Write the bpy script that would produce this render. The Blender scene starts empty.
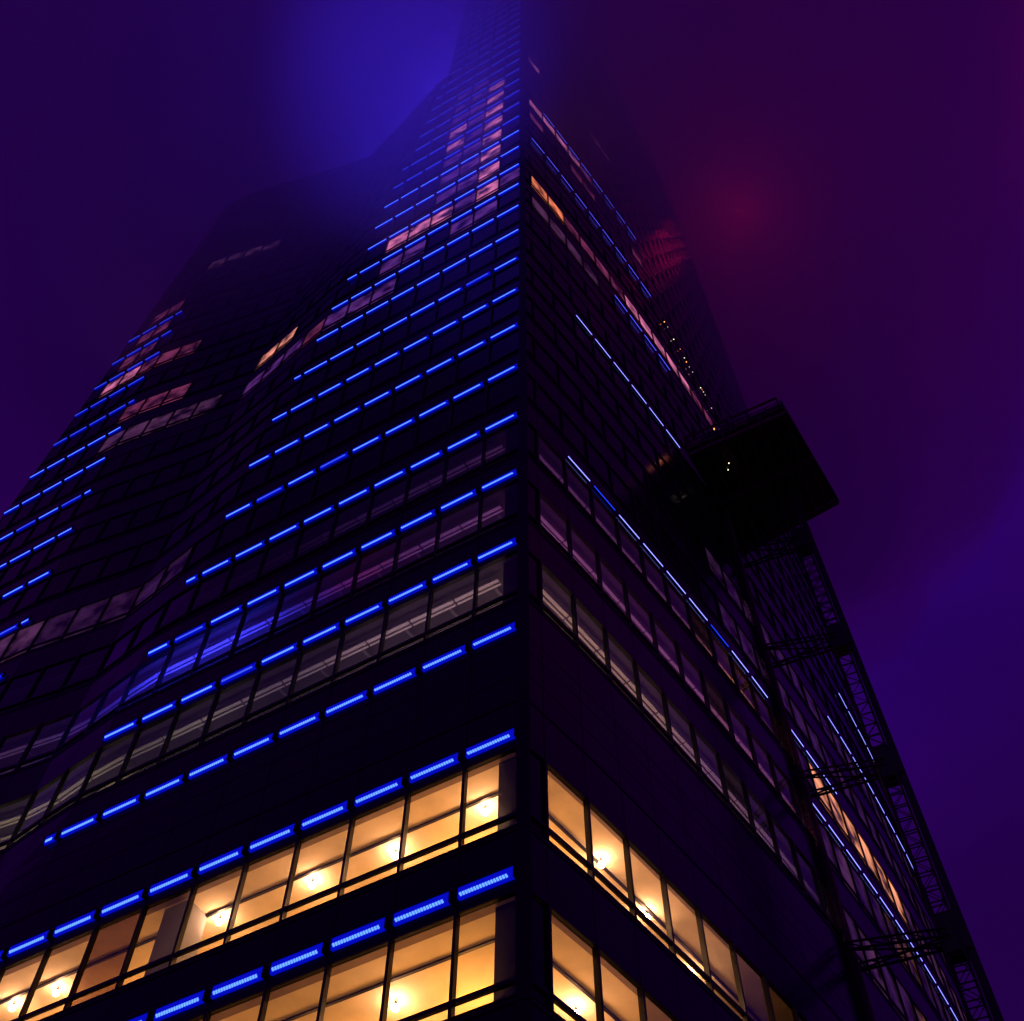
import bpy, math, random
from mathutils import Vector, Matrix
random.seed(11)
SC = bpy.context.scene
COL = SC.collection
R = math.radians

# ------------------------------------------------------------------ camera
PITCH, ROLL, FPX = 1.04470405, -0.01342291, 1225.68
cam_d = bpy.data.cameras.new('camera'); cam = bpy.data.objects.new('camera', cam_d); COL.objects.link(cam)
cam_d.sensor_width = 36; cam_d.lens = FPX / 1024 * 36; cam_d.clip_start = 0.1; cam_d.clip_end = 2000
cam.matrix_world = Matrix.Rotation(math.pi / 2 + PITCH, 4, 'X') @ Matrix.Rotation(-ROLL, 4, 'Z')
SC.camera = cam
SC.view_settings.view_transform = 'Standard'; SC.view_settings.look = 'None'
SC.view_settings.exposure = 0; SC.view_settings.gamma = 1
SC.cycles.use_denoising = True
SC.cycles.max_bounces = 5; SC.cycles.diffuse_bounces = 2; SC.cycles.glossy_bounces = 2
SC.cycles.transparent_max_bounces = 12; SC.cycles.volume_bounces = 3
SC.cycles.sample_clamp_indirect = 3

def pix_dir(x, y):                      # direction seen at a pixel, used only to place the glow of the night sky
    c, s = math.cos(ROLL), math.sin(ROLL)
    a, b = x - 512, 510.5 - y
    u, v = (a * c + b * s) / FPX, (-a * s + b * c) / FPX
    c, s = math.cos(PITCH), math.sin(PITCH)
    return Vector((u, c - v * s, s + v * c)).normalized()

# ------------------------------------------------------------------ night sky: low cloud lit from the city below
W = bpy.data.worlds.new('World'); SC.world = W; W.use_nodes = True
nt = W.node_tree; N = nt.nodes; LK = nt.links; N.clear()
wo = N.new('ShaderNodeOutputWorld'); bg = N.new('ShaderNodeBackground'); LK.new(bg.outputs[0], wo.inputs[0])
tc = N.new('ShaderNodeTexCoord')
def blob(prev, d, pw, colr):
    dp = N.new('ShaderNodeVectorMath'); dp.operation = 'DOT_PRODUCT'; LK.new(tc.outputs['Generated'], dp.inputs[0]); dp.inputs[1].default_value = d
    mx = N.new('ShaderNodeMath'); mx.operation = 'MAXIMUM'; LK.new(dp.outputs['Value'], mx.inputs[0]); mx.inputs[1].default_value = 0
    po = N.new('ShaderNodeMath'); po.operation = 'POWER'; LK.new(mx.outputs[0], po.inputs[0]); po.inputs[1].default_value = pw
    m = N.new('ShaderNodeMix'); m.data_type = 'RGBA'; LK.new(po.outputs[0], m.inputs['Factor'])
    if isinstance(prev, tuple): m.inputs['A'].default_value = prev
    else: LK.new(prev, m.inputs['A'])
    m.inputs['B'].default_value = colr
    return m.outputs['Result']
SKYS = [((0.025, 0.0005, 0.090, 1), None, None),
        ((0.045, 0.0008, 0.020, 1), pix_dir(860, -60), 9),
        ((0.018, 0.0018, 0.022, 1), pix_dir(-60, -120), 14),
        ((0.048, 0.0005, 0.170, 1), pix_dir(60, 400), 14),
        ((0.018, 0.0005, 0.120, 1), pix_dir(850, 600), 22),
        ((0.012, 0.0003, 0.045, 1), pix_dir(1060, 980), 30),
        ((0.066, 0.0004, 0.032, 1), pix_dir(740, 240), 320)]
cur = SKYS[0][0]
for c_, d_, p_ in SKYS[1:]: cur = blob(cur, d_, p_, c_)
nz = N.new('ShaderNodeTexNoise'); nz.inputs['Scale'].default_value = 3.0; nz.inputs['Detail'].default_value = 4; LK.new(tc.outputs['Generated'], nz.inputs['Vector'])
mr = N.new('ShaderNodeMapRange'); LK.new(nz.outputs['Fac'], mr.inputs['Value']); mr.inputs['To Min'].default_value = 0.5; mr.inputs['To Max'].default_value = 1.5
mu = N.new('ShaderNodeVectorMath'); mu.operation = 'SCALE'; LK.new(cur, mu.inputs[0]); LK.new(mr.outputs[0], mu.inputs['Scale'])
LK.new(mu.outputs[0], bg.inputs['Color']); bg.inputs['Strength'].default_value = 1.3

# ------------------------------------------------------------------ materials
def mat(name, base=(0.1, 0.1, 0.1), rough=0.5, metal=0.0, emit=None, es=1.0, noise=None, bump=0.0, spec=None):
    m = bpy.data.materials.new(name); m.use_nodes = True
    n = m.node_tree.nodes; l = m.node_tree.links; p = n['Principled BSDF']
    p.inputs['Base Color'].default_value = (*base, 1); p.inputs['Roughness'].default_value = rough; p.inputs['Metallic'].default_value = metal
    if spec is not None: p.inputs['Specular IOR Level'].default_value = spec
    if emit: p.inputs['Emission Color'].default_value = (*emit, 1); p.inputs['Emission Strength'].default_value = es
    if noise:
        t = n.new('ShaderNodeTexNoise'); t.inputs['Scale'].default_value = noise; t.inputs['Detail'].default_value = 5
        g = n.new('ShaderNodeNewGeometry'); l.new(g.outputs['Position'], t.inputs['Vector'])
        a = n.new('ShaderNodeMix'); a.data_type = 'RGBA'; l.new(t.outputs['Fac'], a.inputs['Factor'])
        a.inputs['A'].default_value = (*[c * 0.6 for c in base], 1); a.inputs['B'].default_value = (*[min(1, c * 1.4) for c in base], 1)
        l.new(a.outputs['Result'], p.inputs['Base Color'])
        r_ = n.new('ShaderNodeMapRange'); l.new(t.outputs['Fac'], r_.inputs['Value'])
        r_.inputs['To Min'].default_value = max(0, rough - .12); r_.inputs['To Max'].default_value = min(1, rough + .12); l.new(r_.outputs[0], p.inputs['Roughness'])
        if bump:
            b = n.new('ShaderNodeBump'); b.inputs['Strength'].default_value = bump; b.inputs['Distance'].default_value = .02
            l.new(t.outputs['Fac'], b.inputs['Height']); l.new(b.outputs[0], p.inputs['Normal'])
    return m
def glass(name, tint):
    m = bpy.data.materials.new(name); m.use_nodes = True
    n = m.node_tree.nodes; l = m.node_tree.links; n.clear()
    o = n.new('ShaderNodeOutputMaterial'); t = n.new('ShaderNodeBsdfTransparent'); t.inputs[0].default_value = (*tint, 1)
    g = n.new('ShaderNodeBsdfGlossy'); g.inputs['Roughness'].default_value = 0.03; g.inputs['Color'].default_value = (.8, .85, 1, 1)
    f = n.new('ShaderNodeFresnel'); f.inputs['IOR'].default_value = 1.5
    x = n.new('ShaderNodeMixShader'); l.new(f.outputs[0], x.inputs[0]); l.new(t.outputs[0], x.inputs[1]); l.new(g.outputs[0], x.inputs[2]); l.new(x.outputs[0], o.inputs[0])
    return m
def litglass(name, colr, st):           # a far window with its room lights on
    m = mat(name, (0.01, 0.01, 0.012), 0.12)
    n = m.node_tree.nodes; l = m.node_tree.links; p = n['Principled BSDF']
    g = n.new('ShaderNodeNewGeometry'); t = n.new('ShaderNodeTexNoise'); t.inputs['Scale'].default_value = 1.1; t.inputs['Detail'].default_value = 2
    l.new(g.outputs['Position'], t.inputs['Vector'])
    r_ = n.new('ShaderNodeMapRange'); l.new(t.outputs['Fac'], r_.inputs['Value']); r_.inputs['From Min'].default_value = .35; r_.inputs['From Max'].default_value = .68
    r_.inputs['To Min'].default_value = .05 * st; r_.inputs['To Max'].default_value = 1.5 * st
    p.inputs['Emission Color'].default_value = (*colr, 1); l.new(r_.outputs[0], p.inputs['Emission Strength'])
    return m
M = dict(
    panel=mat('dark_glass_panel', (0.012, 0.012, 0.02), 0.2, noise=0.7, spec=.15),
    back=mat('joint_black', (0.010, 0.010, 0.014), 0.35, spec=.15),
    frame=mat('dark_aluminium', (0.012, 0.012, 0.015), 0.4, 0.0, spec=.2),
    darkpane=mat('dark_pane', (0.006, 0.006, 0.012), 0.14, noise=0.4, spec=.15),
    clear=glass('clear_pane', (0.9, 0.88, 0.85)), dim_tint=glass('dim_tint_pane', (0.30, 0.26, 0.25)), brown=glass('brown_pane', (0.33, 0.24, 0.20)),
    dimglass=glass('grey_pane', (0.7, 0.7, 0.75)),
    ceil=mat('ceiling_paint', (0.62, 0.52, 0.38), 0.8, noise=1.3, bump=.05),
    ceil2=mat('ceiling_concrete', (0.10, 0.095, 0.10), 0.85, noise=1.1, bump=.3),
    inner=mat('room_wall', (0.5, 0.42, 0.33), 0.85, noise=0.8),
    inner2=mat('room_wall_grey', (0.2, 0.2, 0.22), 0.85, noise=0.8),
    slab=mat('concrete_slab', (0.15, 0.15, 0.15), 0.9, noise=2),
    trough=mat('white_trough', (0.85, 0.83, 0.8), 0.5),
    led=mat('blue_halo_lens', (0.01, 0.01, 0.05), 0.3, emit=(0.0, 0.006, 1.0), es=0.5),  # emission stands in for the blue halo around the diodes
    diode=mat('blue_diode', (0.1, 0.1, 0.2), 0.3, emit=(0.065, 0.17, 1.0), es=3.0),
    pale=mat('pale_diode', (0.1, 0.1, 0.2), 0.3, emit=(0.26, 0.28, 1.0), es=2.2),
    upper=mat('violet_blue_diode', (0.1, 0.1, 0.2), 0.3, emit=(0.10, 0.09, 1.0), es=1.8),
    faint=mat('faint_blue_diode', (0.1, 0.1, 0.2), 0.3, emit=(0.06, 0.13, 1.0), es=1.0),
    deep=mat('deep_blue_diode', (0.1, 0.1, 0.2), 0.3, emit=(0.01, 0.05, 1.0), es=1.2),
    bulb=mat('lit_bulb', (1, 1, 1), 0.4, emit=(1.0, 0.52, 0.27), es=240),
    redlamp=mat('red_lamp', (.5, .02, .02), 0.4, emit=(1.0, 0.03, 0.01), es=9),
    whitelamp=mat('white_lamp', (1, 1, 1), 0.4, emit=(1.0, 0.85, 0.55), es=2.5),
    orangelamp=mat('orange_lamp', (1, .5, .2), 0.4, emit=(1.0, 0.25, 0.06), es=6),
    pink=litglass('pink_lit_pane', (1.0, 0.24, 0.50), 0.52),
    orange=litglass('orange_lit_pane', (1.0, 0.24, 0.10), 0.75),
    amber=litglass('amber_lit_pane', (1.0, 0.32, 0.24), 0.7),
    violet=litglass('violet_lit_pane', (0.42, 0.10, 0.75), 0.16),
    salmon=litglass('salmon_lit_pane', (1.0, 0.34, 0.17), 0.85), plum=litglass('plum_lit_pane', (0.34, 0.10, 0.44), 0.06), umber=litglass('umber_lit_pane', (0.6, 0.2, 0.10), 0.12),
    mauve=litglass('mauve_lit_pane', (0.42, 0.13, 0.38), 0.12),
    rose=litglass('rose_lit_pane', (0.85, 0.13, 0.38), 0.14),
    steel=mat('hoist_steel', (0.035, 0.032, 0.03), 0.55, 0.4, noise=6),
    steel2=mat('hoist_rusty_steel', (0.2, 0.11, 0.07), 0.7, 0.2, noise=5, bump=.2),
    asphalt=mat('asphalt', (0.05, 0.05, 0.05), 0.85, noise=4, bump=.4),
    paving=mat('paving', (0.2, 0.2, 0.2), 0.8, noise=2, bump=.2))

# ------------------------------------------------------------------ plan of the tower
H0, DH = 17.0988, 4.11615
GZ = -1.6
C0 = Vector((0.22077, 18.0761))
DL = Vector((math.sin(R(-59.80012)), math.cos(R(-59.80012))))
NL = Vector((DL.y, -DL.x))                                   # into the building from the west face
RP = [(0.2, 0.0), (0.85, .72), (1.48, 1.42), (2.5, 2.65), (3.4, 3.8), (4.4, 5.05), (5.4, 6.27), (6.26, 7.4), (7.3, 8.75), (8.1, 9.8), (9.05, 11.05), (9.97, 12.4), (11.04, 13.9),
      (11.95, 15.2), (12.72, 16.4), (13.63, 17.7), (14.54, 19.1), (15.37, 20.4), (16.4, 22.0), (17.1, 23.2), (18.04, 24.8), (18.6, 25.8), (20.1, 28.4), (21.6, 31.1), (23.9, 35.6), (25.8, 40.3), (27.2, 45.2), (28.0, 50.2)]
RP = [Vector(q) + C0 for q in RP]
for _ in range(2):                                            # smooth the measured curve a little
    RP = [RP[0]] + [(RP[i - 1] + RP[i] * 2 + RP[i + 1]) / 4 for i in range(1, len(RP) - 1)] + [RP[-1]]
RL = [0]
for a, b in zip(RP, RP[1:]): RL.append(RL[-1] + (b - a).length)
def lerp(tab, x):
    if x <= tab[0][0]: return tab[0][1]
    for (a, va), (b, vb) in zip(tab, tab[1:]):
        if x <= b: return va + (vb - va) * (x - a) / (b - a)
    return tab[-1][1]
TR = [(1.3, 16.0), (2, 15.46), (3, 14.88), (4, 14.5), (5, 14.1), (6, 13.75), (7, 13.2), (8, 12.85), (9, 12.45), (10, 11.9), (11, 11.6), (12, 11.2), (13, 10.9), (14, 10.4), (16, 9.9), (20, 8.6), (25, 7.6)]
TLft = [(2, 21.4), (5, 22.86), (6, 23.4), (7, 23.9), (8, 24.44), (9, 24.87), (10, 25.3), (11, 25.9), (12, 26.35), (13, 26.8), (25, 30.5)]
TD = [(1.3, 0), (2.1, .5), (3, .5), (5, .75), (10, 1.2), (16, 2.0), (25, 3.2)]
def depth(s, n):
    sr, sl, D, V = lerp(TR, n), lerp(TLft, n), lerp(TD, n), 18.0
    if s <= sr or s >= sl: return 0
    t = min((s - sr) / (V - sr), (sl - s) / (sl - V), 1)
    return D * t ** 1.12 * (1 - .12 * t * t)
def P(side, u, n, out=0.0):
    z = H0 + DH * n
    if side == 'L':
        q = C0 + DL * u + NL * (depth(u, n) - out)
        return Vector((q.x, q.y, z))
    i = 0
    while i < len(RL) - 2 and u > RL[i + 1]: i += 1
    def tang(k):
        a = RP[max(0, k - 1)]; b = RP[min(len(RP) - 1, k + 1)]; return (b - a).normalized()
    f = (u - RL[i]) / (RL[i + 1] - RL[i])
    q = RP[i] + (RP[i + 1] - RP[i]) * f
    ff = min(1, max(0, f)); t = (tang(i) * (1 - ff) + tang(i + 1) * ff).normalized()
    q = q + Vector((t.y, -t.x)) * out
    return Vector((q.x, q.y, z))

# ------------------------------------------------------------------ mesh building
class MB:
    def __init__(s): s.v = []; s.f = []; s.m = []; s.mats = []
    def mi(s, m):
        if m not in s.mats: s.mats.append(m)
        return s.mats.index(m)
    def hexa(s, p, m, skip=()):                               # p: 8 corners, bottom ring then top ring
        b = len(s.v); s.v += [Vector(q) for q in p]; k = s.mi(m)
        for i, f in enumerate(((0, 3, 2, 1), (4, 5, 6, 7), (0, 1, 5, 4), (1, 2, 6, 5), (2, 3, 7, 6), (3, 0, 4, 7))):
            if i in skip: continue
            s.f.append(tuple(b + j for j in f)); s.m.append(k)
    def fbox(s, side, u0, u1, n0, n1, o0, o1, m):             # block lying along a facade
        s.hexa([P(side, u0, n0, o0), P(side, u1, n0, o0), P(side, u1, n0, o1), P(side, u0, n0, o1),
                P(side, u0, n1, o0), P(side, u1, n1, o0), P(side, u1, n1, o1), P(side, u0, n1, o1)], m)
    def quad(s, pts, m, flip=False):
        pts = list(reversed(pts)) if flip else pts
        b = len(s.v); s.v += [Vector(q) for q in pts]; s.f.append(tuple(range(b, b + len(pts)))); s.m.append(s.mi(m))
    def bar(s, a, b, r, m, k=6):
        a, b = Vector(a), Vector(b); d = (b - a).normalized()
        x = d.orthogonal().normalized(); y = d.cross(x); o = len(s.v); mi = s.mi(m)
        for q in (a, b):
            for i in range(k):
                t = 2 * math.pi * (i + .5) / k; s.v.append(q + (x * math.cos(t) + y * math.sin(t)) * r)
        for i in range(k):
            j = (i + 1) % k; s.f.append((o + i, o + j, o + k + j, o + k + i)); s.m.append(mi)
        s.f.append(tuple(o + i for i in reversed(range(k)))); s.m.append(mi); s.f.append(tuple(o + k + i for i in range(k))); s.m.append(mi)
    def box(s, c, e, m, rot=0.0):                             # centre, full size, turn about z
        cs, sn = math.cos(rot), math.sin(rot); p = []
        for dz in (-.5, .5):
            for dx, dy in ((-.5, -.5), (.5, -.5), (.5, .5), (-.5, .5)):
                x, y = dx * e[0], dy * e[1]; p.append(Vector((c[0] + x * cs - y * sn, c[1] + x * sn + y * cs, c[2] + dz * e[2])))
        s.hexa(p, m)
    def ball(s, c, r, m, seg=12, rings=8):
        o = len(s.v); mi = s.mi(m)
        for i in range(rings + 1):
            for j in range(seg):
                th = math.pi * i / rings; ph = 2 * math.pi * j / seg
                s.v.append(Vector(c) + Vector((math.sin(th) * math.cos(ph), math.sin(th) * math.sin(ph), math.cos(th))) * r)
        for i in range(rings):
            for j in range(seg):
                j2 = (j + 1) % seg; s.f.append((o + i * seg + j, o + (i + 1) * seg + j, o + (i + 1) * seg + j2, o + i * seg + j2)); s.m.append(mi)
    def build(s, name, root=None, parent=None, org=None):
        org = root.location if root is not None else (org or Vector((0, 0, 0)))
        me = bpy.data.meshes.new(name); me.from_pydata([q - org for q in s.v], [], s.f)
        for m in s.mats: me.materials.append(M[m])
        me.polygons.foreach_set('material_index', s.m); me.update()
        o = bpy.data.objects.new(name, me); COL.objects.link(o)
        if root is not None: o.parent = parent or root
        else: o.location = org
        return o
def tag(o, label=None, cat=None, group=None, kind=None):
    if label: o['label'] = label
    if cat: o['category'] = cat
    if group: o['group'] = group
    if kind: o['kind'] = kind
    return o
def empty(name, loc, *a, **k):
    o = bpy.data.objects.new(name, None); o.location = loc; COL.objects.link(o); return tag(o, *a, **k)
def point(name, loc, power, colr, r=.2, root=None):
    d = bpy.data.lights.new(name, 'POINT'); d.energy = power; d.color = colr; d.shadow_soft_size = r
    o = bpy.data.objects.new(name, d); COL.objects.link(o)
    if root is not None: o.parent = root; o.location = Vector(loc) - root.location
    else: o.location = loc
    return o

# ------------------------------------------------------------------ ground
g = MB(); g.quad([(-190, -190, GZ), (190, -190, GZ), (190, 190, GZ), (-190, 190, GZ)], 'asphalt'); tag(g.build('ground'), kind='structure')
g = MB()
pv = [P('L', 36, 0, 4), P('L', -2.6, 0, 4), P('R', -.5, 0, 4), P('R', 10, 0, 4), P('R', 22, 0, 4), P('R', 34, 0, 4), P('R', 50, 0, 4), P('R', 56, 0, 3), P('R', 56, 0, -20), P('L', 36, 0, -30)]
b0 = [Vector((q.x, q.y, GZ + .004)) for q in pv]; b1 = [Vector((q.x, q.y, GZ + .14)) for q in pv]
g.quad(b1, 'paving')
for i in range(len(b0)): j = (i + 1) % len(b0); g.quad([b0[j], b0[i], b1[i], b1[j]], 'paving')
tag(g.build('pavement'), kind='structure')

# ------------------------------------------------------------------ the tower
FTOP, FWING = 42, 24
SL_END, S_UP, T_END = 32.7, 7.6, RL[-1]
tower = empty('skyscraper', Vector((C0.x, C0.y, GZ + .14)), 'dark glass tower with rows of blue light bars fading into low cloud', 'skyscraper')
def bays(side, f):
    if side == 'L':
        end = SL_END if f < FWING else S_UP
        e = [0.0] + [1.38 + 1.5 * k for k in range(40)]
    else:
        end = T_END; e = [0.0] + [.57 + 1.5 * k for k in range(60)]
    e = [x for x in e if x < end - .4] + [end]
    return list(zip(e, e[1:]))
INTERIOR = {-1: 'warm', 0: 'warm', 2: 'cool', 3: 'cool', 4: 'cool'}
def lit(side, f, u):                                          # which far rooms have their lights on
    if side == 'L':
        if 12 <= f <= 19 and 1.4 < u < 2.9: return 'pink'
        if f == 12 and (4.3 < u < 8.9 or u < 1.4): return 'pink' if u > 4 else 'violet'
        if f in (16, 17) and 4.3 < u < 5.9: return 'pink'
        if f == 10 and 11.9 < u < 13.4: return 'rose'
        if f == 10 and 7.3 < u < 12: return 'violet'
        if f == 11 and 5.8 < u < 8.9: return 'violet'
        if 13 <= f <= 20 and 2.8 < u < 5.9: return 'violet'
        if 11 <= f <= 13 and 1.4 < u < 4.4: return 'violet'
        if f == 11 and 14.8 < u < 17.9: return 'amber'
        if f == 10 and 13.3 < u < 17.9: return 'violet'
        if f == 10 and 19.4 < u < 26.9: return 'mauve' if int(u * 7) % 3 else 'rose'
        if f == 13 and (23.5 < u < 27 ): return 'rose'
        if f == 13 and (26.9 < u < 31.5): return 'rose' if u < 29 else 'pink'
        if f == 11 and (22 < u < 26.5): return 'rose'
        if f in (14, 15, 16) and 28 < u < 31: return 'rose'
        if f == 18 and 22 < u < 28: return 'mauve'
        if f == 5 and 14.5 < u < 26: return 'plum' if u < 22.5 else 'mauve'
    else:
        if f in (5, 6) and u > 12: return 'plum'
        if f == 12 and .57 < u < 5.2: return 'orange' if u < 4 else 'rose'
        if f == 12 and 5 < u < 23: return 'rose' if (u < 9 or u > 17) else 'pink'
        if f == 17 and .57 < u < 8.2: return 'pink' if u < 7 else 'rose'
        if f == 16 and (.57 < u < 2.1 or 5 < u < 8.2): return 'rose'
        if f == 21 and .57 < u < 2.1: return 'pink'
        if f == 22 and 9.6 < u < 12.7: return 'rose'
        if f == 11 and .57 < u < 6: return 'mauve'
        if f == 16 and 12.5 < u < 14.2: return 'rose'
    return None

# walls: panels between the window bands, one part per face
WIN0, WIN1 = .31, .90
for side in 'LR':
    w = MB()
    for f in range(-5, FTOP):
        for u0, u1 in bays(side, f):
            blind = f == 1 or f <= -5
            bands = ([(.31, .52), (.52, .75), (.75, .90), (.90, 1.28)] if blind else [(.90, 1.28)]) + [(1.28, 1.31)]
            for n0, n1 in bands:
                if n1 + f > FTOP: continue
                e = .012 if n1 - n0 > .05 else 0
                w.fbox(side, u0 + e, u1 - e, f + n0 + .004, f + n1 - .004, -.09, 0.0 if n1 - n0 > .05 else .018, 'panel' if n1 - n0 > .05 else 'frame')
                w.quad([P(side, u0, f + n0, -.095), P(side, u1, f + n0, -.095), P(side, u1, f + n1, -.095), P(side, u0, f + n1, -.095)], 'back')
    w.build('wall', tower)
# end walls, roofs, corner post
w = MB()
def wallq(a, b, n0, n1, m='panel'):
    z0, z1 = H0 + DH * n0, H0 + DH * n1
    w.quad([(a.x, a.y, z0), (b.x, b.y, z0), (b.x, b.y, z1), (a.x, a.y, z1)], m)
zb = -4.54
Le, Li = P('L', SL_END, 0), P('L', SL_END, 0, -28); Re, Ri = P('R', T_END, 0), P('R', T_END, 0, -18)
for n_ in range(-5, FWING): wallq(Li, Le, max(zb, n_ + .01), n_ + 1 - .01)
for n_ in range(-5, FTOP): wallq(Re, Ri, max(zb, n_ + .01), n_ + 1 - .01)
wallq(Ri, Li, zb, FWING)
Ue, Ui = P('L', S_UP, FTOP, 0), P('L', S_UP, FTOP, -24)
wallq(Ui, Ue, FWING, FTOP); wallq(Ri, Ui, FWING, FTOP)
w.build('wall', tower)
w = MB()
def poly(path, n, m='slab'): w.quad([(q.x, q.y, H0 + DH * n) for q in path], m)
poly([P('L', s, FWING - .1, -.1) for s in (32.7, 30, 26, 22, 18, 14, 11, 9, 7.7)] + [P('L', 7.7, FWING, -23), Li], FWING + .005)
w.build('roof', tower); w = MB()
poly([P('L', 7.6, FTOP), P('L', 0, FTOP)] + [P('R', t, FTOP) for t in range(0, int(T_END), 4)] + [Re, Ri, Ui], FTOP + .005)
w.build('roof', tower)
w = MB()
a, b_ = P('L', 0, 0, 0), P('R', 0, 0, 0)
for f in range(-5, FTOP):
    w.hexa([Vector((q.x, q.y, H0 + DH * n)) for n in (f + .285, f + 1.28) for q in
            (P('L', .0, 0, -.12) , P('L', .0, 0, .07), P('R', .0, 0, .07), P('R', .0, 0, -.12))], 'frame')
w.build('corner_post', tower)

# ---- windows: 100 that show largest are parts, the rest one mass
def project(p):
    cp, sp = math.cos(PITCH), math.sin(PITCH)
    fw = p.y * cp + p.z * sp; up = -p.y * sp + p.z * cp
    if fw <= 1: return None
    u, v = FPX * p.x / fw, FPX * up / fw
    c, s = math.cos(ROLL), math.sin(ROLL)
    return 512 + u * c - v * s, 510.5 - (u * s + v * c)
def area(side, u0, u1, n0, n1):
    q = [project(P(side, u, n)) for u, n in ((u0, n0), (u1, n0), (u1, n1), (u0, n1))]
    if None in q: return 0
    q = [(min(1024, max(0, x)), min(1021, max(0, y))) for x, y in q]
    return abs(sum(q[i][0] * q[(i + 1) % 4][1] - q[(i + 1) % 4][0] * q[i][1] for i in range(4))) / 2
def win_frame(mb, side, f, u0, u1, full=True):
    a, b = f + WIN0, f + WIN1
    mb.fbox(side, u0 - .035, u0 + .035, a + .002, b - .002, -.085, .05, 'frame')
    mb.fbox(side, u0 + .036, u1 - .036, f + .385, f + .409, -.06, .03, 'frame')
    if full:
        mb.fbox(side, u0 + .036, u1 - .036, a + .001, a + .011, -.06, .03, 'frame')
        mb.fbox(side, u0 + .036, u1 - .036, b - .012, b - .001, -.09, .03, 'frame')
def pane_mat(side, f, u):
    if side == 'R' and u < .57: return 'darkpane'
    kind = INTERIOR.get(f)
    if kind == 'warm':
        if side == 'R' and (f == 0 and u > 7.9 or f == -1 and u > 3.6): return 'dim_tint'  # darker glass stands in for rooms that are less lit
        if side == 'L' and f == 0 and (10.3 < u < 11.8): return 'brown'
        return 'clear'
    if side == 'R' and f == 4 and u > 18.6: return 'salmon' if u < 27.5 else 'mauve'
    if side == 'R' and f in (2, 3, 4) and u > 16.5: return ('plum', 'mauve', 'plum', 'umber', 'plum')[int(u * 3.7 + f * 5) % 5]
    if kind == 'cool': return 'dimglass'
    return lit(side, f, u) or 'darkpane'
def win_panes(side, f, u0, u1):
    m = pane_mat(side, f, (u0 + u1) / 2); up = 'dim_tint' if m == 'clear' else m
    p1, p2, p3 = MB(), MB(), MB()
    p1.fbox(side, u0 + .036, u1 - .036, f + .41, f + (.82 if m == 'clear' else .887), -.035, -.025, m) if m not in ('clear', 'dim_tint', 'brown', 'dimglass') else \
        p1.quad([P(side, u0 + .036, f + .41, -.03), P(side, u1 - .036, f + .41, -.03), P(side, u1 - .036, f + (.82 if m == 'clear' else .887), -.03), P(side, u0 + .036, f + (.82 if m == 'clear' else .887), -.03)], m, side == 'L')
    p2.quad([P(side, u0 + .036, f + .3225, -.03), P(side, u1 - .036, f + .3225, -.03), P(side, u1 - .036, f + .384, -.03), P(side, u0 + .036, f + .384, -.03)], m, side == 'L')
    if m == 'clear':
        p3.quad([P(side, u0 + .036, f + .821, -.03), P(side, u1 - .036, f + .821, -.03), P(side, u1 - .036, f + .887, -.03), P(side, u0 + .036, f + .887, -.03)], up, side == 'L')
    return p1, p2, p3
wins = []
for side in 'LR':
    for f in range(-4, FTOP):
        if f == 1: continue
        for u0, u1 in bays(side, f):
            A = area(side, u0, u1, f + WIN0, f + WIN1)
            if f <= 4 or lit(side, f, (u0 + u1) / 2): A *= 1.0
            wins.append((A, side, f, u0, u1))
wins.sort(key=lambda t: -t[0])
mass = MB()
for i, (A, side, f, u0, u1) in enumerate(wins):
    if i < 100:
        fr = MB(); win_frame(fr, side, f, u0, u1); o = fr.build('window', tower)
        for p in win_panes(side, f, u0, u1):
            if p.v: p.build('pane', tower, o)
    else:
        win_frame(mass, side, f, u0, u1, f < 9)
        for p in win_panes(side, f, u0, u1):
            for fc, mi in zip(p.f, p.m): mass.quad([p.v[k] for k in fc], p.mats[mi])
tag(mass.build('windows', tower), kind='stuff')

# ---- blue light bars
def led(mb, dio, side, u0, u1, n, d='diode', fine=True):
    lo, hi = u0 + .03, u1 - .03
    if side == 'R':                                           # slim tube on the curved face
        mb.fbox(side, lo, hi, n - .008, n + .013, .002, .05, 'frame'); mb.fbox(side, lo + .01, hi - .01, n - .006, n + .007, .051, .062, 'led'); dio.fbox(side, lo + .03, hi - .03, n - .005, n + .004, .063, .08, d); return
    mb.fbox(side, lo - .02, lo, n - .034, n + .042, .002, .10, 'frame'); mb.fbox(side, hi, hi + .02, n - .034, n + .042, .002, .10, 'frame')
    mb.fbox(side, lo, hi, n + .036, n + .042, .002, .10, 'frame')
    mb.fbox(side, lo, hi, n - .032, n + .0355, .002, .075, 'led')
    if not fine: dio.fbox(side, lo, hi, n - .0165, n + .001, .076, .084, d)
    else:
        k = 17; w_ = (hi - lo - .16) / k
        for i in range(k):
            a = lo + .12 + i * w_
            for r_ in (0, 1):
                a2 = a + r_ * w_ * .4
                dio.fbox(side, a2 + .004, a2 + w_ * .72, n - .022 + r_ * .0125, n - .0115 + r_ * .0125, .076, .085, d)
leds = []
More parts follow.
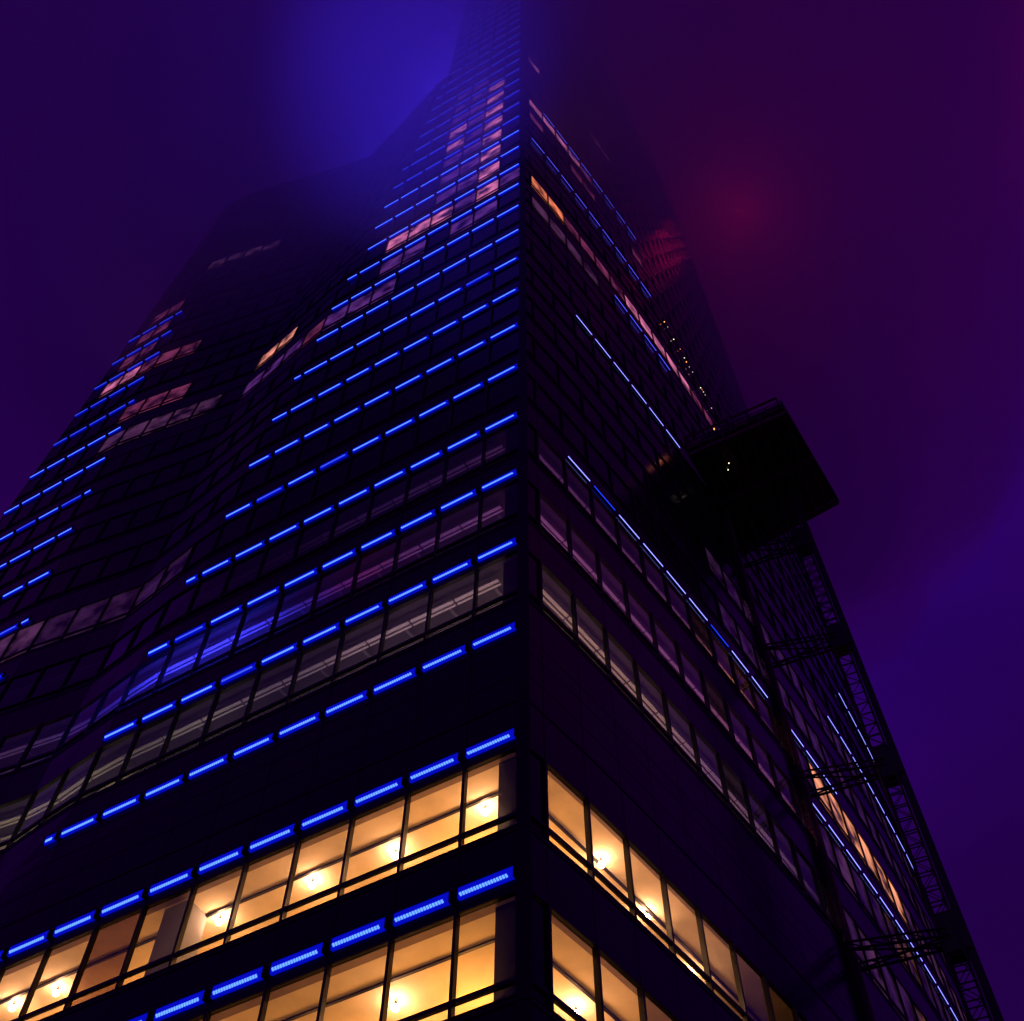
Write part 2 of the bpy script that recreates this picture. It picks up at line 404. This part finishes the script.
for n in range(-3, 38):
    k = 0
    while True:
        u0, u1 = 1.5 * k, 1.5 * k + 1.36
        if k == 0: u0 = .04
        end = lerp(TR, n) if n >= 2 else SL_END
        if u0 > min(end, SL_END if n <= FWING else S_UP) - .45: break
        u1 = min(u1, end if n < 25 else S_UP)
        leds.append(['L', u0 + (.0 if k else 0), u1, n, 'diode' if n < 16 else 'faint']); k += 1
    if 2 <= n < 17:
        sl = lerp(TLft, n); k = int(sl / 1.5)
        while 1.5 * k + .3 < SL_END:
            u0, u1 = max(1.5 * k, sl), min(1.5 * k + 1.36, SL_END - .05)
            if u1 - u0 > .35 : leds.append(['L', u0, u1, n, 'diode' if n < 12 else 'faint'])
            k += 1
def rrow(n, t0, t1, pat='p'):
    k = round((t0 - .57) / 1.5)
    while .57 + 1.5 * k + .4 < t1:
        u0 = .57 + 1.5 * k + .07; u1 = u0 + 1.36
        leds.append(['R', max(u0, .05), u1, n, 'deep' if pat == 'm' and k in (2, 7) else 'pale' if n < 12 else 'upper']); k += 1
rrow(5, 2.07, 15.9, 'm'); rrow(5, 17.6, 20.8); rrow(4, 17.5, 40); rrow(7, 23.9, 38); rrow(9, 30.5, 36); rrow(9, 3.6, 12.7); rrow(12, 8.3, 14.3); rrow(15, .4, 14.3); rrow(18, 2.1, 14.4)
dr = random.Random(5)
for L_ in leds:
    if L_[0] == 'L' and 3 <= L_[3] < 16 and dr.random() < .07: L_[4] = 'faint'
for L_ in leds: L_.append(area(L_[0], L_[1], L_[2], L_[3] - .03, L_[3] + .03))
leds.sort(key=lambda t: -t[5])
rest = MB()
for i, (side, u0, u1, n, d, A) in enumerate(leds):
    if i < 100:
        a, b_ = MB(), MB(); led(a, b_, side, u0, u1, n, d); o = a.build('light_bar', tower); b_.build('diode_row', tower, o)
    else: led(rest, rest, side, u0, u1, n, d, n < 6)
tag(rest.build('light_bars', tower), kind='stuff')

# ---- lit floors: ceilings, room walls, slabs, room lights
def spans(a, b, st=1.5):
    k = max(1, round((b - a) / st)); return [(a + (b - a) * i / k, a + (b - a) * (i + 1) / k) for i in range(k)]
IN = 6.0
for f, kind in INTERIOR.items():
    cm, wm = ('ceil', 'inner') if kind == 'warm' else ('ceil2', 'inner2')
    c = MB(); v = MB(); n = f + .893; nf = f + .30
    cor = P('L', 5.0, n, -IN); cor2 = P('R', 5.4, n, -IN)
    for a, b_ in spans(5, SL_END - .3): c.quad([P('L', a, n, -.1), P('L', b_, n, -.1), P('L', b_, n, -IN), P('L', a, n, -IN)], cm); c.quad([P('L', a, nf, -.1), P('L', b_, nf, -.1), P('L', b_, nf, -IN), P('L', a, nf, -IN)], 'slab'); v.quad([P('L', a, nf, -IN), P('L', b_, nf, -IN), P('L', b_, n, -IN), P('L', a, n, -IN)], wm)
    for a, b_ in spans(5.4, T_END - .3): c.quad([P('R', a, n, -.1), P('R', b_, n, -.1), P('R', b_, n, -IN), P('R', a, n, -IN)], cm); c.quad([P('R', a, nf, -.1), P('R', b_, nf, -.1), P('R', b_, nf, -IN), P('R', a, nf, -IN)], 'slab'); v.quad([P('R', a, nf, -IN), P('R', b_, nf, -IN), P('R', b_, n, -IN), P('R', a, n, -IN)], wm)
    for nn, mm in ((n, cm), (nf, 'slab')):
        c.quad([P('L', 5, nn, -.1), P('L', 2.5, nn, -.1), P('L', .1, nn, -.1), P('R', .1, nn, -.1), P('R', 2.7, nn, -.1), P('R', 5.4, nn, -.1), P('R', 5.4, nn, -IN), P('L', 5, nn, -IN)], mm)
    # end partitions
    for side, e in (('L', SL_END - .3), ('R', T_END - .3)): v.quad([P(side, e, nf, -.1), P(side, e, nf, -IN), P(side, e, n, -IN), P(side, e, n, -.1)], wm)
    if kind == 'warm':
        # rail under the ceiling near the glass, and columns
        for side, e in (('L', SL_END - .5), ('R', 30)):
            for a, b_ in spans(.2, e): v.fbox(side, a, b_, n - .012, n - .002, -1.0, -.93, 'frame')
        v.fbox('L', 9.25, 10.0, nf + .002, n - .002, -1.0, -.3, 'inner2') if f == 0 else None
        v.fbox('L', 17.9, 18.6, nf + .002, n - .002, -1.0, -.3, 'inner2')
    v.hexa([Vector((q.x, q.y, H0 + DH * k)) for k in (nf + .002, n - .002) for q in (P('L', .62, 0, -.2), P('L', .05, 0, -.2), P('L', .05, 0, -.75), P('L', .62, 0, -.75))], 'frame')
    if kind == 'cool':
        for side, e in (('L', 26), ('R', 26)):
            for a, b_ in spans(.9, e):
                for o0, o1, h0, h1 in ((-.50, -.40, -.075, -.06), (-.62, -.56, -.075, -.06), (-1.22, -1.14, -.03, -.015), (-1.62, -1.32, -.02, -.004)):
                    v.fbox(side, a + .03, b_ - .03, n + h0, n + h1, o0, o1, 'trough')
                if random.random() < .35: continue
                pr = [(-.64 - .42 * math.sin(t * .26), -.068 + .05 * (1 - math.cos(t * .26))) for t in range(7)]
                for (o0, z0), (o1, z1) in zip(pr, pr[1:]): v.quad([P(side, a + .2, n + z0, o0), P(side, a + .2, n + z1, o1), P(side, a + .29, n + z1, o1), P(side, a + .29, n + z0, o0)], 'inner2')
    c.build('floor_slab', tower); v.build('room', tower)
WARM = (1.0, 0.41, 0.09)
def room(side, f, u0, u1, step, power, colr, o=-2.9, dz=1.0):
    u = u0
    while u <= u1:
        point('room_light', P(side, u, f + .893, o) - Vector((0, 0, dz)), power, colr, .25, tower); u += step
room('L', 0, 1.6, 18, 2.6, 112, WARM); room('R', 0, 1.6, 8.5, 2.6, 112, WARM); room('L', -1, 1.6, 18, 2.6, 112, WARM); room('R', -1, 1.6, 4, 2.4, 112, WARM)
CW = dict(o=-1.0, dz=1.8)
room('L', 2, 1.4, 6.6, 1.5, 14.3, (.95, .55, .62), **CW); room('L', 2, 8.0, 9.6, 1.5, 3.8, (.8, .5, .9), **CW); room('L', 2, 10.9, 13.2, 1.15, 9, (.95, .7, .55), **CW); room('L', 2, 15.5, 21, 1.8, 13, (1, .72, .42), **CW)
room('R', 2, 1.4, 7.4, 1.5, 17.6, (1, .52, .32), **CW); room('R', 2, 9, 16, 1.8, 12.6, (.85, .36, .62), **CW)
room('L', 3, 1.4, 5.5, 1.5, 6.3, (.6, .18, .75), **CW); room('R', 3, 1.4, 16, 1.6, 14.3, (.85, .24, .52), **CW); room('L', 4, 1.6, 8, 1.8, 2.5, (.4, .14, .9), **CW); room('R', 4, 1.6, 12, 1.8, 8.0, (.75, .2, .60), **CW)
room('L', 3, 10.8, 14.8, 1.1, 110, (.04, .04, 1.0), **CW); room('R', 4, 13.2, 14.4, 1.2, 25.2, (1, .30, .10), **CW)
room('L', 3, 19, 25, 2, 5.0, (.8, .35, .6), **CW)

# ------------------------------------------------------------------ bare bulbs behind the glass
G = 'bare bulbs hanging in the amber rooms'
def lamp(x, y, f, label):
    zc = H0 + DH * (f + .893); p = Vector((x, y, H0 + DH * (f + .845))); o = empty('hanging_bulb', p, label, 'light bulb', G)
    b_ = MB(); b_.ball(p, .08, 'bulb'); b_.build('bulb', o)
    c = MB(); q = Vector((x, y, zc)); c.bar(p + Vector((0, 0, .085)), p + Vector((0, 0, .14)), .035, 'frame', 8); c.bar(p + Vector((0, 0, .14)), q, .01, 'frame', 5); c.build('socket', o)
for a in [(-0.52, 19.86, 0, 'bulb glowing at the sill of the corner window, upper amber row'),
          (-4.61, 22.26, 0, 'bulb glowing in the fourth upper amber window left of the corner'),
          (-2.61, 21.27, 0, 'bulb glowing behind the post between second and third upper amber windows'),
          (-6.95, 23.56, 0, 'bulb glowing in the upper amber window just right of the dark column'),
          (-11.35, 26.22, 0, 'bulb glowing in the amber window left of the brown tinted one'),
          (-12.58, 26.82, 0, 'bulb glowing at the very left end of the upper amber row'),
          (-2.24, 21.29, -1, 'bulb glowing in the lower amber row right above the bottom edge'),
          (2.19, 21.47, 0, 'bulb glowing between first two amber windows right of the corner'),
          (3.37, 23.19, 0, 'bulb glowing in the third amber window right of the corner'),
          (4.54, 25.38, 0, 'bulb glowing low in the fourth amber window right of the corner'),
          (1.44, 21.4, -1, 'bulb glowing in the lowest amber window right of the corner')]:
    lamp(*a)
p = P('L', 6.2, 3.42, -.55); o = empty('warning_lamp', p, 'small red lamp glowing behind a dark fourth floor pane', 'warning lamp')
b_ = MB(); b_.fbox('L', 5.9, 6.6, 3.40, 3.415, -.62, -.55, 'redlamp'); b_.build('tube', o)
b_ = MB(); b_.fbox('L', 5.85, 6.65, 3.385, 3.399, -.66, -.5, 'frame'); b_.build('housing', o)
point('lamp_light', p + Vector((0, -.1, .1)), 4, (1, .05, .02), .1, o)

# ------------------------------------------------------------------ hoist masts beside the curved face
def mast(loc, rot, half, z0, z1, cell, label, name='hoist_mast'):
    o = empty(name, Vector((loc[0], loc[1], GZ + .14)), label, 'hoist mast')
    ch, la, co = MB(), MB(), MB()
    cr = [(loc[0] + (x * math.cos(rot) - y * math.sin(rot)) * half, loc[1] + (x * math.sin(rot) + y * math.cos(rot)) * half) for x, y in ((-1, -1), (1, -1), (1, 1), (-1, 1))]
    for x, y in cr: ch.bar((x, y, z0), (x, y, z1), .05, 'steel', 6)
    z = z0; i = 0
    while z < z1 - .1:
        zt = min(z + cell, z1)
        for k in range(4):
            a, b_ = cr[k], cr[(k + 1) % 4]
            la.bar((*a, z), (*b_, z), .028, 'steel', 5)
            if i % 2: la.bar((*a, z), (*b_, zt), .017, 'steel', 5)
            else: la.bar((*b_, z), (*a, zt), .017, 'steel', 5)
        z = zt; i += 1
    ch.build('post', o); la.build('lattice', o)
    return o, cr
az = lambda a, dist: (dist * math.sin(R(a)), dist * math.cos(R(a)))
ZP = H0 + DH * 9
mo = az(24.35, 33.0); rotm = R(-24)
m1, cr1 = mast(mo, rotm, .27, GZ + .14, ZP, .62, 'tall lattice hoist mast on the outer right side of tower')
# solid guide rail and cable duct on the outer side, with collars
b_ = MB(); q = Vector((mo[0] + math.cos(rotm) * .47, mo[1] + math.sin(rotm) * .47, 0)); b_.box((q.x, q.y, (GZ + ZP) / 2), (.26, .5, ZP - GZ - .3), 'steel', rotm); b_.build('guide_rail', m1)
ms = az(18.9, 32.8)
m2, cr2 = mast(ms, R(-33), .13, GZ + .14, ZP, .62, 'slim lattice mast standing close against the curved glass')
b_ = MB(); b_.box((ms[0] + .12, ms[1] + .1, (GZ + ZP) / 2), (.4, .1, ZP - GZ - .3), 'steel2', R(-33)); b_.build('duct', m2)
for tz in (.787, 1.02, 1.255, 1.49):
    z = tz * 32.9; t_ = MB(); dv = Vector((ms[0] - mo[0], ms[1] - mo[1], 0)).normalized(); pv_ = Vector((-dv.y, dv.x, 0))
    for sg in (-1, 1):
        a = Vector((mo[0], mo[1], z)) + pv_ * .3 * sg; e = Vector((ms[0], ms[1], z)) + pv_ * .55 * sg
        t_.bar(a, e, .05, 'steel', 6); t_.bar(a + Vector((0, 0, .28)), e + Vector((0, 0, .28)), .04, 'steel', 6)
        for k in range(5): t_.bar(a.lerp(e, k / 5), a.lerp(e, (k + 1) / 5) + Vector((0, 0, .28)), .025, 'steel', 5)
    t_.bar(Vector((mo[0], mo[1], z)) + pv_ * .3, Vector((ms[0], ms[1], z)) - pv_ * .55, .035, 'steel', 6)
    t_.bar(Vector((mo[0], mo[1], z)) - pv_ * .3, Vector((ms[0], ms[1], z)) + pv_ * .55, .035, 'steel', 6)
    t_.build('tie', m1)
    c_ = MB(); c_.box((q.x - .28, q.y + .13, z + .15), (.8, .62, 1.5), 'steel', rotm); c_.build('collar', m1)

# ------------------------------------------------------------------ work platform boxed in around the masts
PA, PB, PC, PD = [Vector((C0.x + x, C0.y + y, ZP)) for x, y in ((8.45, 9.9), (13.0, 7.5), (16.35, 12.6), (12.1, 15.6))]
pf = empty('work_platform', (PA + PC) / 2, 'dark boxed work platform jutting from the curved face high up', 'work platform')
U = Vector((0, 0, 1)); ex = (PB - PA).normalized(); ey = (PC - PB).normalized()
b_ = MB(); b_.hexa([PA + U * .35, PB + U * .35, PC + U * .35, PD + U * .35, PA + U * .5, PB + U * .5, PC + U * .5, PD + U * .5], 'steel2'); b_.build('deck', pf)
for k in range(9):
    t = k / 8; a, e = PA.lerp(PB, t), PD.lerp(PC, t); b_ = MB(); x = ex * .06
    b_.hexa([a - x, a + x, e + x, e - x] + [p_ + U * .348 for p_ in (a - x, a + x, e + x, e - x)], 'steel'); b_.build('joist', pf)
for t in (0.02, .5, .98):
    a, e = PA.lerp(PD, t), PB.lerp(PC, t); b_ = MB(); x = ey * .09
    b_.hexa([p_ - U * .26 for p_ in (a - x, e - x, e + x, a + x)] + [p_ - U * .003 for p_ in (a - x, e - x, e + x, a + x)], 'steel2'); b_.build('girder', pf)
def skirt(a, e, hgt, name='side_panel'):
    b_ = MB(); k = max(2, round((e - a).length / .8)); dv = (e - a).normalized(); nv = Vector((dv.y, -dv.x, 0)) * .02
    for i in range(k):
        p0, p1 = a.lerp(e, i / k) + dv * .02, a.lerp(e, (i + 1) / k) - dv * .02
        b_.hexa([p0 + U * .5, p1 + U * .5, p1 + nv + U * .5, p0 + nv + U * .5] + [p_ + U * hgt for p_ in (p0, p1, p1 + nv, p0 + nv)], 'steel' if i % 3 else 'steel2')
        b_.bar(p0 - dv * .02 + U * .3, p0 - dv * .02 + U * (hgt + .25), .035, 'steel', 5)
    b_.bar(a + U * (hgt + .2), e + U * (hgt + .2), .03, 'steel', 5)
    b_.build(name, pf)
skirt(PA, PB, .8); skirt(PB, PC, .8); skirt(PC, PD, .8)
b_ = MB()
for t0, t1 in ((.0, .45), (.5, .97)):
    a, e = PA.lerp(PB, t0), PA.lerp(PB, t1); b_.bar(a + U * 1.25 - ey * .15, e + U * 1.25 - ey * .15, .07, 'steel2', 6)
for t in (.02, .33, .66, .97): a = PA.lerp(PB, t) - ey * .15; b_.bar(a + U * .4, a + U * 1.25, .04, 'steel', 5)
b_.build('guard_rail', pf)
b_ = MB()
for k in range(8):
    a, e = PD.lerp(PC, k / 8), PD.lerp(PC, (k + 1) / 8); a2, e2 = PA.lerp(PB, k / 8), PA.lerp(PB, (k + 1) / 8)
    b_.bar(a - U * .2, a.lerp(a2, .5) - U * .2 + (e - a) * .9, .035, 'steel2', 5); b_.bar(a.lerp(a2, .5) - U * .2, e2 - U * .2, .035, 'steel2', 5)
for k in range(5):
    a = PC.lerp(PD, .1 + .2 * k); b_.bar(a + U * .4, a + U * (1.3 + .4 * random.random()), .035, 'steel', 5)
b_.build('scaffold_tubes', pf)
for k, (t, s_) in enumerate(((.29, .22), (.25, .27))):
    q_ = PA.lerp(PB, t).lerp(PD.lerp(PC, t), s_) - U * .08; b_ = MB(); b_.ball(q_, .03, 'whitelamp', 8, 6); b_.bar(q_ + U * .04, q_ + U * .38, .02, 'steel'); b_.build('lamp', pf)
# orange lamp above the deck, lights the facade behind it
q_ = PA.lerp(PB, .30) + U * 1.9 + ey * .4
b_ = MB(); b_.ball(q_, .06, 'orangelamp', 8, 6); b_.bar(q_ - U * .05, q_ - U * 1.4, .025, 'steel'); b_.build('lamp', pf)
point('lamp_light', q_ + U * .15, 2.5, (1, .22, .05), .15, pf)

# ------------------------------------------------------------------ string of site lights along the curved face above the platform
sl = empty('site_light_string', P('R', 14, 12.5, .3), 'string of tiny white site lights running down to the platform', 'string lights')
b_ = MB(); c_ = MB(); pts_ = []
for i in range(40):
    t = 15.2 + i * .2; n = 14.5 - i * .037 + .06 * math.sin(i * .9); q_ = P('R', t, n, .12); pts_.append(q_)
for a, e in zip(pts_, pts_[1:]): b_.bar(a, e, .012, 'steel', 4)
for i, q_ in enumerate(pts_):
    if random.random() < .32: c_.ball(q_ - U * .05, .015 + .02 * random.random(), 'whitelamp' if i % 3 else 'orangelamp', 6, 4)
b_.build('cable', sl); c_.build('bulbs', sl)

# ------------------------------------------------------------------ lamps added for the blue and red cloud glow, real sources unseen
def add_glow_lamp(side, u, n, out, aim, cone, label, power, colr, group):  # spot lamp with housing, added to make the blue glow
    p = P(side, u, n, out) + Vector((0, 0, .75)); o = empty('glow_helper', p - Vector((0, 0, .74)), label, 'glow_helper', group)
    b_ = MB(); b_.bar(p + Vector((0, 0, -.1)), p + Vector((0, 0, .22)), .24, 'frame', 12); b_.build('housing', o)
    b_ = MB(); b_.bar(p + Vector((0, 0, -.74)), p + Vector((0, 0, -.1)), .05, 'frame'); b_.build('bracket', o)
    d = bpy.data.lights.new('glow_helper_light', 'SPOT'); d.energy = power; d.color = colr; d.shadow_soft_size = .5; d.spot_size = R(cone); d.spot_blend = 1
    l_ = bpy.data.objects.new('glow_helper_light', d); COL.objects.link(l_); l_.parent = o; l_.location = (0, 0, 1.1)
    l_.rotation_mode = 'QUATERNION'; l_.rotation_quaternion = (Vector(aim)).to_track_quat('-Z', 'Y')
for u_, lab in ((9.5, 'blue floodlight added for glow on the shoulder roof next to the upper tower'), (14, 'blue floodlight added for glow in the middle of the shoulder roof'), (19, 'blue floodlight added for glow on the shoulder roof farthest from the upper tower')):
    add_glow_lamp('L', u_, FWING, -1.2, (-.10 + (u_ - 9.5) * .05, -.35, 1), 130, lab, 3500, (.03, .02, 1.0), 'added blue glow lamps')
for n_ in (27.5, 31.5, 35.5, 39.5):
    b_ = MB(); e_ = P('L', S_UP, n_, -4); q_ = P('L', S_UP + 2.2, n_, -4); b_.bar(e_, q_, .06, 'frame'); b_.bar(q_ - Vector((0, 0, .2)), q_ + Vector((0, 0, .25)), .3, 'frame', 12); b_.build('added_wash_light', tower)  # lamp arm added for the blue glow beside the upper tower
    point('added_wash_lamp', q_ + DL.to_3d() * .8, 1500, (.05, .02, 1.0), 1.5, tower)
for sd, x_, o_, pw, cn, cc, lab in (('L', 4.5, 6, 330000, 15, (.035, .02, 1.0), 'blue searchlight added for glow on the street nearer the corner of the tower'), ('L', 12, 9, 12000, 20, (.035, .02, 1.0), 'blue searchlight added for glow on the street farther along the left face')):  # upward beams added to light the cloud before the left face
    g_ = P(sd, x_, 0, o_); g_.z = GZ + .004 if o_ > 4 else GZ + .14
    o = empty('beam_helper', g_, lab, 'beam_helper', 'added blue beams for the glow at the tower top')
    b_ = MB(); b_.box(g_ + Vector((0, 0, .06)), (.7, .7, .12), 'frame'); b_.bar(g_ + Vector((0, 0, .12)), g_ + Vector((0, 0, .3)), .08, 'frame'); b_.build('base', o)
    b_ = MB(); b_.bar(g_ + Vector((0, 0, .3)), g_ + Vector((0, 0, .75)), .26, 'frame', 14); b_.build('housing', o)
    d = bpy.data.lights.new('beam_helper_lamp', 'SPOT'); d.energy = pw; d.color = cc; d.shadow_soft_size = .4; d.spot_size = R(cn); d.spot_blend = 1
    l_ = bpy.data.objects.new('beam_helper_lamp', d); COL.objects.link(l_); l_.parent = o; l_.location = (0, 0, .9); l_.rotation_euler = (math.pi, 0, 0)
q_ = P('R', 48, 42, 9.5); b_ = MB(); b_.bar(P('R', 47, 40, 0) , q_, .06, 'frame'); b_.ball(q_ + Vector((0, 0, .2)), .2, 'redlamp'); b_.build('red_glow_helper', tower)  # red lamp added for the glow along the right edge
point('red_glow_helper_lamp', q_ + Vector((0, 0, .8)), 11500, (1, .01, .08), 4.0, tower)

# ------------------------------------------------------------------ low cloud hanging round the top of the tower
import bmesh
from mathutils import noise
bm = bmesh.new(); bmesh.ops.create_icosphere(bm, subdivisions=5, radius=1)
for v in bm.verts:
    d = v.co.normalized(); k = 1 + .16 * noise.fractal(d * 1.6 + Vector((3.1, 1.7, .4)), .9, 2.0, 5)
    v.co = Vector((d.x * 74 * k, d.y * 86 * k, d.z * (92 if d.z < 0 else 60) * k))
me = bpy.data.meshes.new('low_cloud'); bm.to_mesh(me); bm.free()
cl = bpy.data.objects.new('low_cloud', me); cl.location = (-10, 46, 163); COL.objects.link(cl)
hm = bpy.data.materials.new('cloud_vapour'); hm.use_nodes = True; n = hm.node_tree.nodes; n.clear()
out = n.new('ShaderNodeOutputMaterial'); pvn = n.new('ShaderNodeVolumePrincipled'); pvn.inputs['Density'].default_value = 0.031; pvn.inputs['Color'].default_value = (.93, .90, .95, 1)
hm.node_tree.links.new(pvn.outputs[0], out.inputs['Volume']); me.materials.append(hm); tag(cl, kind='stuff')
